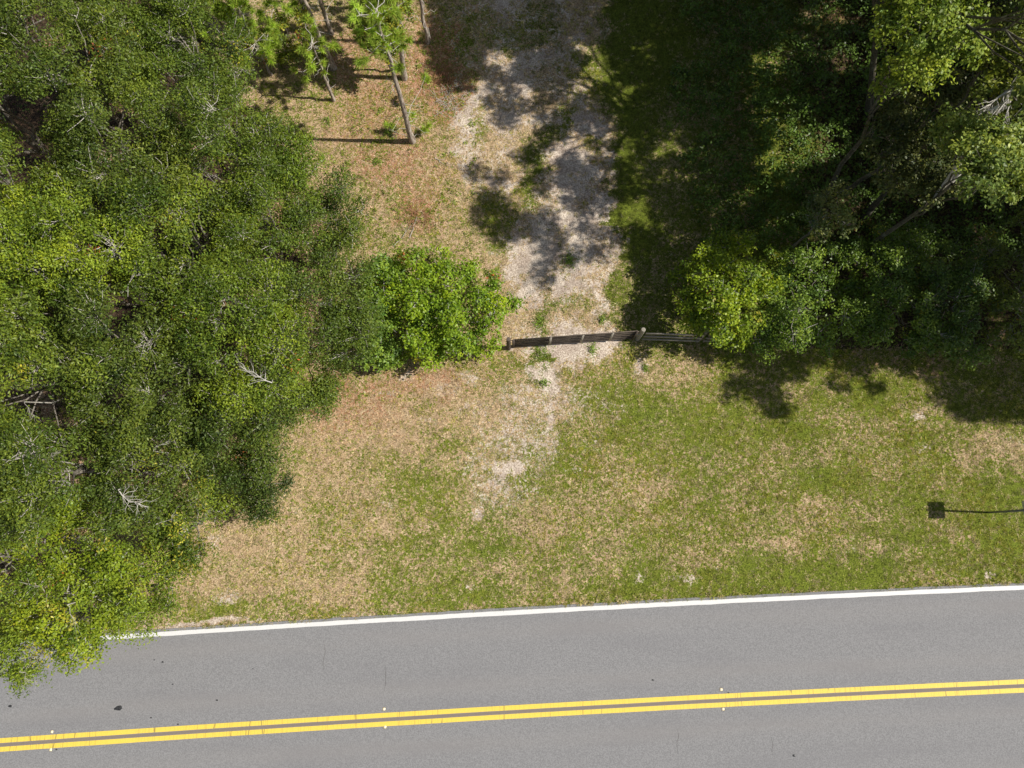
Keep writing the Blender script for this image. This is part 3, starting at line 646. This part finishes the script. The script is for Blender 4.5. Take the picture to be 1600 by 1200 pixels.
# right: half-lit shrub at the end of the fence, then the shaded hedge
poly = [(1060,440),(1085,385),(1120,368),(1160,375),(1215,400),(1232,440),(1210,480),(1175,520),(1160,545),(1110,525),(1065,490)]
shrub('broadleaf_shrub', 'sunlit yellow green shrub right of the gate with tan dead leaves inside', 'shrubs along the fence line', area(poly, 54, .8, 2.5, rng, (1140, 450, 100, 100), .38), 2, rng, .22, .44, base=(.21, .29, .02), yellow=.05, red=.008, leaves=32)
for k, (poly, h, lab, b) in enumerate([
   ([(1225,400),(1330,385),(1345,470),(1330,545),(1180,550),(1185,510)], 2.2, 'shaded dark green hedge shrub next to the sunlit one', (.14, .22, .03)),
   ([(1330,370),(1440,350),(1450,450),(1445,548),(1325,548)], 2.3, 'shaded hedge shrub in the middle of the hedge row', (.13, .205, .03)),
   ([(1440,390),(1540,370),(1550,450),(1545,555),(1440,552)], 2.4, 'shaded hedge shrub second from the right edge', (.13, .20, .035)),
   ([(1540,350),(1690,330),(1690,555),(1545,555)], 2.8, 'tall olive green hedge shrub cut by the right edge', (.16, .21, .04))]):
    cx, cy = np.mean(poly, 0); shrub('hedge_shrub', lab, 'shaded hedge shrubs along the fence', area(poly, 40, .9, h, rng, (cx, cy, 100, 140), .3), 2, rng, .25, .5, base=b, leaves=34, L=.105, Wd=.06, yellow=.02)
# small tree with dusty light leaves above the hedge
shrub('young_tree', 'small sparse grey green tree standing above the hedge, catching the sun', 'young trees under the tall trees', [(1290,310,3.6),(1305,330,3.7),(1275,340,3.3),(1320,350,3.3),(1290,360,3.1),(1270,315,3.2),(1310,300,3.3)], 4, rng, .28, .42, base=(.16, .19, .06), leaves=22, cat='tree', red=.04)

# ------------------------------------------------------------------ right-hand trees with visible sunlit crowns
rng = np.random.default_rng(700)
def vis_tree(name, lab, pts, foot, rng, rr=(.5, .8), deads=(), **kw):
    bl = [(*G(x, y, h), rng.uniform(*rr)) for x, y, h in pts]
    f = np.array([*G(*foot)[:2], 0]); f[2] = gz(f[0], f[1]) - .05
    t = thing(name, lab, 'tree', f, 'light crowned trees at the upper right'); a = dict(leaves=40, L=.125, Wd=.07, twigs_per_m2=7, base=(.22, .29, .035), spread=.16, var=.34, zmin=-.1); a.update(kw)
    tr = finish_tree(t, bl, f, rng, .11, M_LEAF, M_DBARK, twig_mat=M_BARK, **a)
    if deads:
        pr = []
        for (x0, y0, x1, y1, h, n_) in deads:
            q0, q1 = G(x0, y0, h), G(x1, y1, h - .4); pr.append(spray(q0, q1 - q0, rng, n_, float(np.linalg.norm(q1 - q0)), .035))
            pr.append(path_tube(wobble(tr[4], q0, 5, .08, rng), np.linspace(.07, .04, 5), 6))
        idx_mesh('dead_branch', *merge(pr), M_DEAD, t, True)
T1P = [(1385,50,9),(1410,20,9.2),(1440,55,9.4),(1425,95,9),(1470,30,9.4),(1475,80,9.3),(1450,110,8.8),(1505,25,9.2),(1500,70,9),(1440,5,9.4),(1480,-20,9.2),(1385,125,7.4)]
vis_tree('light_crowned_tree', 'tree with the brightest yellow green crown at the upper right, top edge', T1P, (1275,330), rng)
T2P = [(1500,200,8.2),(1530,215,8.5),(1555,235,8.5),(1580,215,8.4),(1510,245,8.2),(1540,265,8.4),(1575,265,8.2),(1530,290,8),(1560,295,7.9),(1490,225,7.6),(1595,245,8)]
vis_tree('light_crowned_tree', 'tree with a sunlit grey green crown and bare white limbs near the right edge', T2P, (1330,405), rng, base=(.24,.30,.055), deads=((1590,115,1565,205,8.8,5),(1590,120,1550,195,8.9,5),(1583,140,1525,175,8.9,9),(1560,165,1515,185,8.8,6)))
T3P = [(1560,95,8.6),(1590,120,8.8),(1545,130,8.2),(1600,70,8.6),(1580,150,8),(1620,150,8.6),(1560,40,8.4),(1625,90,9),(1590,20,8.6)]
vis_tree('light_crowned_tree', 'olive green tree crown between the two brightest crowns at the right edge', T3P, (1350,340), rng, base=(.17,.21,.035))
T4P = [(x, y, h) for x, y, h in area([(1370,130),(1500,130),(1500,300),(1400,310),(1360,220)], 26, 4.0, 5.6, rng)]
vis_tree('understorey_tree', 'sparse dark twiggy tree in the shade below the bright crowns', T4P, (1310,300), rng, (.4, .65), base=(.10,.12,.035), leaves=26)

# ------------------------------------------------------------------ tall trees beyond the frame: they throw the shade
MAIN = [(965,-260),(955,20),(970,80),(965,120),(990,170),(950,200),(960,330),(975,380),(985,520),(1020,545),(1110,540),(1135,585),(1150,590),(1200,580),(1250,570),(1335,572),(1400,580),(1465,560),(1490,630),(1540,655),(1620,640),(1750,600),(1900,500),(1900,-260)]
TOPD = [(672,-260),(668,40),(690,130),(725,125),(760,60),(800,55),(830,120),(900,110),(900,60),(985,40),(985,-260)]
DBL = [(840,105,26),(781,131,17),(800,160,19),(763,160,12),(792,182,17),(868,98,24),(845,172,18),(858,206,20),(896,168,22),(920,212,24),(905,246,24),(932,180,16),(882,281,22),(931,292,24),(900,310,18),(742,270,14),(762,308,18),(753,337,18),(800,340,20),(790,365,18),(837,345,18),(858,370,20),(840,285,20),(822,248,16),(845,428,16),(897,405,16),(922,362,14),(966,412,14),(860,395,12),(930,395,12),(712,95,18),(705,130,14),(940,245,16),(940,335,10),(925,250,20),(925,215,20),(910,270,20),(938,150,20),(930,275,20),(968,228,22),(972,260,20),(975,340,22),(968,370,20),(985,300,20),(975,120,14),(1000,420,24),(1020,460,24),(990,480,20),(1010,510,20),(1040,500,24),(1040,430,24),(985,440,16),(1000,540,14),(1045,470,20),(948,40,20),(955,75,14),(955,230,20),(885,190,18),(925,190,20),(930,310,20),(870,250,16),(850,230,14),(775,320,16),(780,280,12),(815,355,16),(820,50,24),(760,110,16),(880,125,18),(850,140,18),(1205,625,19),(1190,600,20),(1150,610,16),(1215,645,10),(1310,598,10),(1360,600,10),(815,110,16),(730,30,22),(960,60,16),(700,60,24),(690,100,18)]
LIT = [(927,110,0,24),(987,150,0,18),(905,78,0,12),(1165,112,0,20),(1202,92,0,22),(1307,94,0,24),(1180,170,0,22),(1225,225,0,28),(1272,225,0,26),(1180,274,0,24),(1060,245,0,20),(1045,262,0,14),(1075,290,0,22),(1085,320,0,22),(1300,19,0,20),(1040,319,0,14),(1030,360,0,16),(1050,385,0,12),(1240,262,0,14),
  (1110,395,2.2,44),(1095,440,1.8,40),(1140,465,2.4,44),(1160,520,1.4,44),(1205,400,2.4,44),(1180,440,2.4,34),(1075,475,1.2,20),(1120,510,1.4,30),(1280,440,2.2,9),(1320,480,2.2,9),(1400,460,2.3,9),(1450,500,2.2,9),(1500,430,2.4,9),(1560,480,2.6,9),(1350,400,2.3,9),(1260,500,1.8,10),(1290,330,3.4,38),(1310,310,3.4,22),(1160,380,2.4,24),(1135,500,1.8,24),(1400,330,1,10),(1380,290,1,10),(1460,380,2,10),(1530,350,2,12),(1420,215,5,18),(1470,180,5,16),(1350,430,2.4,14)]
SUNNY = [(x, y, h) for x, y, h in T1P + T2P + T3P]
sh = S / S[2]
def ray(g, h): return g + sh * h
rng = np.random.default_rng(900); cand = []
gx = np.arange(-4, 27, .82); gy = np.arange(.0, 32, .82)
for a in gx:
    for b in gy:
        g = np.array([a + rng.uniform(-.3, .3), b + rng.uniform(-.3, .3), 0]); px, py = P(*g)
        if inpoly(np.array([px]), np.array([py]), MAIN)[0] or inpoly(np.array([px]), np.array([py]), TOPD)[0]: 
            if rng.random() < (.20 if px > 1180 and 350 < py < 545 else .06): continue
            cand.append((g, rng.uniform(.45, .8) if px > 1180 and py < 560 else rng.uniform(.58, .8)))
for px, py, r in DBL: cand.append((G(px, py), r / 36.))
lit = [(G(x, y, h), h, r / 37.) for x, y, h, r in LIT]; sunny = [G(x, y, h) for x, y, h in SUNNY]
clumps = []
for g, r in cand:
    px, py = P(*g)
    if any(np.linalg.norm((ray(g, h) - p)[:2]) < lr + r * .55 for p, h, lr in lit): continue
    if any(np.linalg.norm((ray(g, p[2]) - p)[:2]) < .5 + r for p in sunny): continue
    ok = False
    for h in [rng.uniform(9.5, 11.5), rng.uniform(11, 13), 13, 14, 15, 16, 17]:
        q = ray(g, h); u, v = P(*q); mg = r * F / (CH - h) * 1.3
        if u > 1600 + mg or v < -mg: ok = True; break
    if ok: clumps.append((*q, r))
CLM = np.array(clumps)
# assign the clumps to trees: plain k-means on plan position
K = 15; cen = CLM[rng.choice(len(CLM), K, replace=False), :2]
for _ in range(25):
    lb = np.argmin(((CLM[:, None, :2] - cen[None]) ** 2).sum(-1), 1)
    for k in range(K):
        if (lb == k).any(): cen[k] = CLM[lb == k, :2].mean(0)
order = np.argsort(-cen[:, 1])
for j, k in enumerate(order):
    bl = CLM[lb == k]
    if len(bl) == 0: continue
    f = np.array([cen[k][0] + .3, cen[k][1], 0.])
    for _ in range(14):
        if P(*f)[0] < 1625 and P(*f)[1] > -30 and f[0] < cen[k][0] + 4: f[0] += .3
    f[2] = float(gz(f[0], f[1])) - .05
    t = thing('tall_tree', 'tall shade tree rooted in the dark thicket, its crown above and beyond the frame', 'tree', f, 'tall trees past the top and right edges')
    finish_tree(t, [tuple(b) for b in bl], f, rng, .15, M_LEAF, M_DBARK, twig_mat=M_DBARK, base=(.10, .14, .03), leaves=28, L=.17, Wd=.11, twigs_per_m2=5.5, spread=.2, zmin=-.9)
print('shade clumps', len(CLM), 'leaves', NLEAF)

# ------------------------------------------------------------------ low cover
def scatter(n, test, rng, x=(-24, 24), y=(-6.5, 24.5)):
    a = np.stack([rng.uniform(*x, n), rng.uniform(*y, n)], 1); k = test(a[:, 0], a[:, 1]); return a[k]
def blades(name, n, per, rng, kind):
    a = scatter(n, lambda x, y: y > road_c(x) + LANE + .10, rng)
    x, y = a[:, 0], a[:, 1]; g, sa, li, px, py, dr = fields(x, y, 1)
    patch = fbm(x, y, 8, 61, 3); r = np.random.default_rng(7 + n).random(len(x))
    gm = .12 + .8 * g + (patch - .5) * 1.0; fine = (fbm(x, y, 9, 65, 2) - .5) * 1.2; bare = sstep(.35, .8, sa + fine)
    vis = (px > -40) & (px < 1640) & (py > -40) & ~((px < 400) & (py < 600)); r2 = rng.random(len(x))
    if kind == 'green': keep = vis & (r < gm) & (r2 > bare) & ~((px < 745) & (py < 545) & (r2 < .15))
    else: keep = vis & (r < 1.1 - gm) & (r2 > bare) & (py > 0) & ~((px > 1180) & (py < 540))
    x, y, g, li, px, py = (v[keep] for v in (x, y, g, li, px, py)); m0 = len(x)
    k = np.repeat(np.arange(m0), per); m = len(k); tv = rng.normal(size=m0); ht = rng.uniform(.5, 1.25, m0)[k]
    jx, jy = rng.normal(0, .025, (2, m)); X_, Y_ = x[k] + jx, y[k] + jy
    ok = Y_ > road_c(X_) + LANE + .10; k, jx, jy, X_, Y_, ht = k[ok], jx[ok], jy[ok], X_[ok], Y_[ok], ht[ok]; m = len(k)
    z = gz(X_, Y_); L_ = rng.uniform(.05, .12, m) * ht; th = np.arctan2(jy, jx) + rng.normal(0, .8, m)
    el = rng.uniform(.25, 1.2, m) if kind == 'green' else rng.uniform(.05, .8, m)
    d = np.stack([np.cos(th) * np.cos(el), np.sin(th) * np.cos(el), np.sin(el)], 1)
    s = np.stack([-np.sin(th), np.cos(th), .35 * rng.normal(size=m)], 1) * rng.uniform(.005, .0105, m)[:, None]
    c = np.stack([X_, Y_, z], 1)
    V = np.stack([c - s, c + s, c + d * L_[:, None]], 1).reshape(-1, 3)
    v = np.clip(1 + .24 * tv[k] + .2 * rng.normal(size=m), .3, 1.9)[:, None]; pxk, pyk = px[k], py[k]
    h = np.clip(rng.random(m0)[k] * .7 + rng.random(m) * .3, 0, 1)[:, None]
    if kind == 'green':
        q = (fbm(x, y, .5, 71, 3)[k][:, None] - .5)
        col = (np.array([.22, .25, .028]) * (1 - h) + np.array([.41, .39, .085]) * h) * v * (1 + np.array([.5, .1, -.2]) * q)
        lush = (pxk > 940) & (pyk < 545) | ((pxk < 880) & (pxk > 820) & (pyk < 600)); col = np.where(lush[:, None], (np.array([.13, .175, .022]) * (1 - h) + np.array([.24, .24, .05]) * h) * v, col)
    else:
        pk = np.clip(li[k] * 1.2, 0, 1)[:, None]
        col = (np.array([.62, .51, .32]) * (1 - h) + np.array([.43, .32, .19]) * h) * (1 - pk) + (np.array([.48, .26, .17]) * (1 - h) + np.array([.74, .53, .40]) * h) * pk
        col = col * v
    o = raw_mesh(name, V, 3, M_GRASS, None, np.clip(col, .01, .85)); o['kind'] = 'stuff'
    return m
rng = np.random.default_rng(1200)
a_ = blades('green_grass', 190000, 9, rng, 'green'); b_ = blades('dry_grass', 170000, 8, rng, 'dry')
tag(bpy.data.objects['green_grass'], 'green grass blades growing over the lawn and the verge', 'grass')
tag(bpy.data.objects['dry_grass'], 'dry tan grass and fallen straw lying over the lawn and litter', 'dry grass')
print('blades', a_, b_)
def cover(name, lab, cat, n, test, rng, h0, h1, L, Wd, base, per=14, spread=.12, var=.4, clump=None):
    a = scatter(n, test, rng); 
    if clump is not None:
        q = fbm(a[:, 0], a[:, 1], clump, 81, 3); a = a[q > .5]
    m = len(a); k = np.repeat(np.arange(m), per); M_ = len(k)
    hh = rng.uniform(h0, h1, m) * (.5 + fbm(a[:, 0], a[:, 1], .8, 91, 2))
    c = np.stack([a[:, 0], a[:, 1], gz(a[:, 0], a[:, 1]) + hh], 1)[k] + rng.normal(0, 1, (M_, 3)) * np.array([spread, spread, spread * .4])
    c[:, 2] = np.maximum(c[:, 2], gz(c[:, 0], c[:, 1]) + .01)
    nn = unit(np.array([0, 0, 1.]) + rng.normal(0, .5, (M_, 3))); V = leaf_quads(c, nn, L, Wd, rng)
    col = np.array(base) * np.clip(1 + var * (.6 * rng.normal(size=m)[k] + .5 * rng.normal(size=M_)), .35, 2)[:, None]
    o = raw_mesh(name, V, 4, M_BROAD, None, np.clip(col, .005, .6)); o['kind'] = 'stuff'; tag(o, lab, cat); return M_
def in_thicket(x, y):
    px, py = P(x, y, 0 * x); w_ = (fbm(x, y, .6, 15, 3) - .5) * 120; return (px + w_ > 1075) & (py < 400) & (px < 1700) & (py > -80)
c1 = cover('thicket_undergrowth', 'dark green leafy undergrowth in the shade at the upper right', 'undergrowth', 20000, in_thicket, rng, .05, .75, .13, .075, (.105, .175, .026), 15)
def in_weeds(x, y):
    px, py = P(x, y, 0 * x); return (px > 350) & (px < 745) & (py < 430) & (py > -40) & (fbm(x, y, .5, 19, 2) > .38)
c2 = cover('low_weeds', 'small fresh green weeds sprouting through the brown pine litter', 'weeds', 24000, in_weeds, rng, .01, .09, .075, .04, (.20, .26, .035), 8, .055, clump=2.6)
def in_floor(x, y):
    px, py = P(x, y, 0 * x); return inpoly(px, py, [(-900,-900),(290,-900),(330,60),(400,200),(480,300),(500,500),(380,600),(320,700),(200,740),(100,880),(-900,960)])
# wood floor shrubs under the oaks
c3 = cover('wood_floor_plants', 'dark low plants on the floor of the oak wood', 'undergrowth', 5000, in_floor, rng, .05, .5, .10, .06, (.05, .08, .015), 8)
print('cover', c1, c2, c3)

# single weeds that one can pick out
for px, py, s, lab in ((845,555,.34,'tall green weed patch growing under the left part of the gate'),(843,505,.30,'green weed tuft on the drive just above the gate'),(925,546,.20,'small weed just below the gate middle'),(1008,575,.14,'small weed near the right gate post on bare sand'),
        (850,600,.16,'low weed in the sandy strip below the gate'),(505,250,.18,'dark little weed on the litter right of the wood rim'),(512,190,.2,'green sprout below the lowest pine shadow'),(590,255,.2,'dark leafy weed left of the tall pine shadow end'),
        (606,210,.2,'green sprout beside the nearest pine shadow'),(1045,195,.2,'leafy plant in the shade right of the drive'),(940,500,.16,'weed at the drive edge above the right gate post'),(890,408,.3,'grass tuft island in the middle of the sandy drive')):
    c = G(px, py); m = int(200 * s / .2); th = rng.normal(0, s * .75, (m, 2)) * np.array([rng.uniform(.6, 1), rng.uniform(.8, 1.3)]) * rng.uniform(.5, 1.6, (m, 1)); x, y = c[0] + th[:, 0], c[1] + th[:, 1]
    h = np.maximum(0, 1 - (th ** 2).sum(1) / s ** 2) * .14 + .02; cc = np.stack([x, y, gz(x, y) + h * rng.random(m)], 1)
    nn = unit(np.array([0, 0, 1.]) + rng.normal(0, .6, (m, 3)))
    o = raw_mesh('weed_clump', leaf_quads(cc, nn, .085, .028, rng), 4, M_BROAD, None, np.array([.19, .28, .04]) * np.clip(1 + .35 * rng.normal(size=m), .4, 2)[:, None])
    tag(o, lab, 'weed', 'single weeds')
# brush pile and fallen sticks
def sticks(name, lab, cat, px, py, n_, s, mat, rng, L=.5, group=None):
    c = G(px, py); pr = []
    for _ in range(n_):
        p = np.array([c[0] + rng.normal(0, s), c[1] + rng.normal(0, s), 0]); p[2] = gz(p[0], p[1]) + rng.uniform(.01, .12); a = rng.uniform(0, math.pi); l = L * rng.uniform(.4, 1.2)
        d = np.array([math.cos(a), math.sin(a), rng.uniform(-.05, .2)]); pr.append(path_tube(wobble(p, p + d * l, 4, .02, rng), np.linspace(.009, .004, 4), 4))
    o = idx_mesh(name, *merge(pr), mat); return tag(o, lab, cat, group)
M_RUST = bark_mat('rusty_dead_needles', (.20, .085, .045, 1), (.42, .22, .12, 1), 40)
sticks('brush_pile', 'reddish brown pile of dead twigs on the litter above the big shrub', 'brush pile', 655, 345, 90, .35, M_RUST, rng, .45, 'brush piles')
sticks('brush_pile', 'dark red brown heap of dead pine branches at the drive edge near the top', 'brush pile', 690, 125, 130, .45, M_RUST, rng, .55, 'brush piles')
sticks('brush_pile', 'loose straw coloured branch litter on the left side of the pale sand', 'brush pile', 702, 160, 60, .4, M_TWIG, rng, .5, 'brush piles')
for k, (x0, y0, x1, y1, lab) in enumerate(((615,385,645,350,'thin dark fallen stick left of the brush pile'),(640,372,652,340,'thin fallen stick pointing into the brush pile'),(680,250,700,262,'short pale stick near the drive edge'),(560,330,590,345,'pale stick at the rim of the wood'))):
    p0, p1 = G(x0, y0), G(x1, y1); p0[2] = gz(p0[0], p0[1]) + .03; p1[2] = gz(p1[0], p1[1]) + .05
    v, f = spray(p0, p1 - p0, rng, 4, float(np.linalg.norm(p1 - p0)), .016); tag(idx_mesh('fallen_branch', v, f, M_TWIG), lab, 'branch', 'fallen branches on the litter')

# ------------------------------------------------------------------ gate and fence
n = N('weathered_dark_wood'); v = n.noise(12, 4, .7, n.scale((.5, 6, 6))); n.bump(v, .5, .005)
M_GATE = n.fin(n.mix(n.ramp(v, .35, .68), (.035, .028, .022, 1), (.16, .125, .10, 1)), .8, .3)
n = N('grey_fence_wood'); v = n.noise(14, 4, .7, n.scale((.6, 6, 6))); n.bump(v, .5, .005)
M_FENCE = n.fin(n.mix(n.ramp(v, .35, .65), (.19, .165, .13, 1), (.40, .36, .30, 1)), .85, .2)
n = N('galvanised_steel'); M_STEEL = n.fin(n.mix(n.ramp(n.noise(30, 3), .4, .6), (.30, .30, .30, 1), (.48, .48, .47, 1)), .45, .5, .6)
gl, gr_ = G(802, 531.5, 1.2), G(996, 517.5, 1.2)
zz = float(gz(0, gl[1])); gl[2] = gr_[2] = 0
A, Bp = gl.copy(), gr_.copy(); dv = unit(Bp - A); nv = np.array([-dv[1], dv[0], 0])
t = thing('farm_gate', 'closed dark brown slatted farm gate across the sandy drive', 'gate', (*A[:2], 0))
z0 = .0
for h, wd in ((1.20, .12), (.97, .12), (.74, .12), (.51, .12), (.28, .12)):
    fixn(idx_mesh('rail', *beam(A + [0, 0, h], Bp + [0, 0, h], .032, wd), M_GATE, t))
for s_ in (0.0, .30, .56, .80, 1.0):
    p = A + (Bp - A) * s_ - nv * .034; fixn(idx_mesh('upright', *beam(p + [0, 0, .2], p + [0, 0, 1.28], .09, .03, nv), M_FENCE if 0 < s_ < 1 else M_GATE, t))
p = A + nv * .034; q = Bp + nv * .034
fixn(idx_mesh('brace', *beam(p + [0, 0, .28], (p + q) / 2 + [0, 0, 1.18], .03, .09), M_GATE, t)); fixn(idx_mesh('brace', *beam((p + q) / 2 + [0, 0, 1.18], q + [0, 0, .28], .03, .09), M_GATE, t))
fixn(idx_mesh('latch', *beam(Bp + [0, 0, .9] - nv * .06, Bp + dv * .16 + [0, 0, .9] - nv * .06, .02, .05), M_STEEL, t))
for h in (1.1, .35): fixn(idx_mesh('hinge', *beam(A - dv * .12 + [0, 0, h] + nv * .026, A + dv * .35 + [0, 0, h] + nv * .026, .012, .05), M_STEEL, t))
def post(p, h, lab, r=.075, mat=M_FENCE):
    g = float(gz(p[0], p[1])); t = thing('gate_post', lab, 'post', (p[0], p[1], g), 'gate posts')
    p = np.array([p[0], p[1], 0]); pts = [p + [0, 0, g - .2], p + [0, 0, g + h * .5], p + [0, 0, g + h - .02], p + [0, 0, g + h], p + [0, 0, g + h + .005]]
    idx_mesh('post_body', *path_tube(pts, [r * 1.04, r, r * .98, r * .88, .001], 14), mat, t, True); return t
post(A - dv * .18, 1.38, 'dark round gate post at the left end beside the bright shrub', .085, M_GATE); pr_ = Bp + dv * .20
post(pr_, 1.35, 'thick grey wooden gate post at the right end of the gate', .088)
# rail fence running on to the right, into the hedge
t = thing('rail_fence', 'weathered grey rail fence running from the right gate post into the shrub', 'fence', (*pr_[:2], 0))
e_ = G(1108, 519.5, 1.2); e_[2] = 0; fd = unit(e_ - pr_); fn = np.array([-fd[1], fd[0], 0]); Ls = 12.0
for k in range(0, 3):
    p = pr_ + fd * (2.4 * k + (.0 if k else .25)); g = float(gz(p[0], p[1])); 
    if k: idx_mesh('post', *path_tube([p + [0, 0, g - .1], p + [0, 0, g + 1.3], p + [0, 0, g + 1.32]], [.07, .066, .001], 12), M_FENCE, t, True)
for h in (1.12, .72, .32):
    for k in range(2):
        p, q = pr_ + fd * (2.4 * k + .13), pr_ + fd * (2.4 * k + 2.38); o_ = fn * -.09
        fixn(idx_mesh('rail', *beam(p + o_ + [0, 0, h + float(gz(p[0], p[1]))], q + o_ + [0, 0, h + R.uniform(-.02, .02) + float(gz(q[0], q[1]))], .04, .12), M_FENCE, t))

# ------------------------------------------------------------------ road sign at the right edge
n = N('sign_back'); M_SIGN = n.fin(n.mix(n.ramp(n.noise(12, 3), .4, .6), (.36, .37, .38, 1), (.46, .47, .47, 1)), .45, .5, .3)
n = N('sign_post_steel'); M_SP = n.fin(n.mix(n.ramp(n.noise(40, 3), .4, .6), (.10, .115, .10, 1), (.22, .23, .21, 1)), .6, .4, .3)
b = G(1541, 801); b[2] = float(gz(b[0], b[1])); t = thing('road_sign', 'square road sign on a dark steel post in the lawn at the right edge', 'sign', b)
tp = b + np.array([.02, .04, 2.42])
fixn(idx_mesh('post', *beam(b - [0, 0, .1], tp, .07, .075, (0, 1, 0), .004), M_SP, t))
c_ = b + np.array([.045, .04, 2.10]); sw = .31; x_ = c_[0]
vs = []; pts = []
for cx2, cy2 in ((1, 1), (-1, 1), (-1, -1), (1, -1)):
    for q_ in range(5):
        a = math.atan2(cy2, cx2) + (q_ - 2) * math.pi / 8; pts.append((cx2 * (sw - .04) + .04 * math.cos(a), cy2 * (sw - .04) + .04 * math.sin(a)))
m = len(pts)
me = bpy.data.meshes.new('sign_plate'); vv = [(x_ + dx, c_[1] + u, c_[2] + v) for dx in (-.0015, .0015) for u, v in pts]
me.from_pydata(vv, [], [tuple(range(m)), tuple(range(2 * m - 1, m - 1, -1))] + [(i, (i + 1) % m, m + (i + 1) % m, m + i) for i in range(m)]); me.materials.append(M_SIGN); fixn(link('sign_plate', me, t))
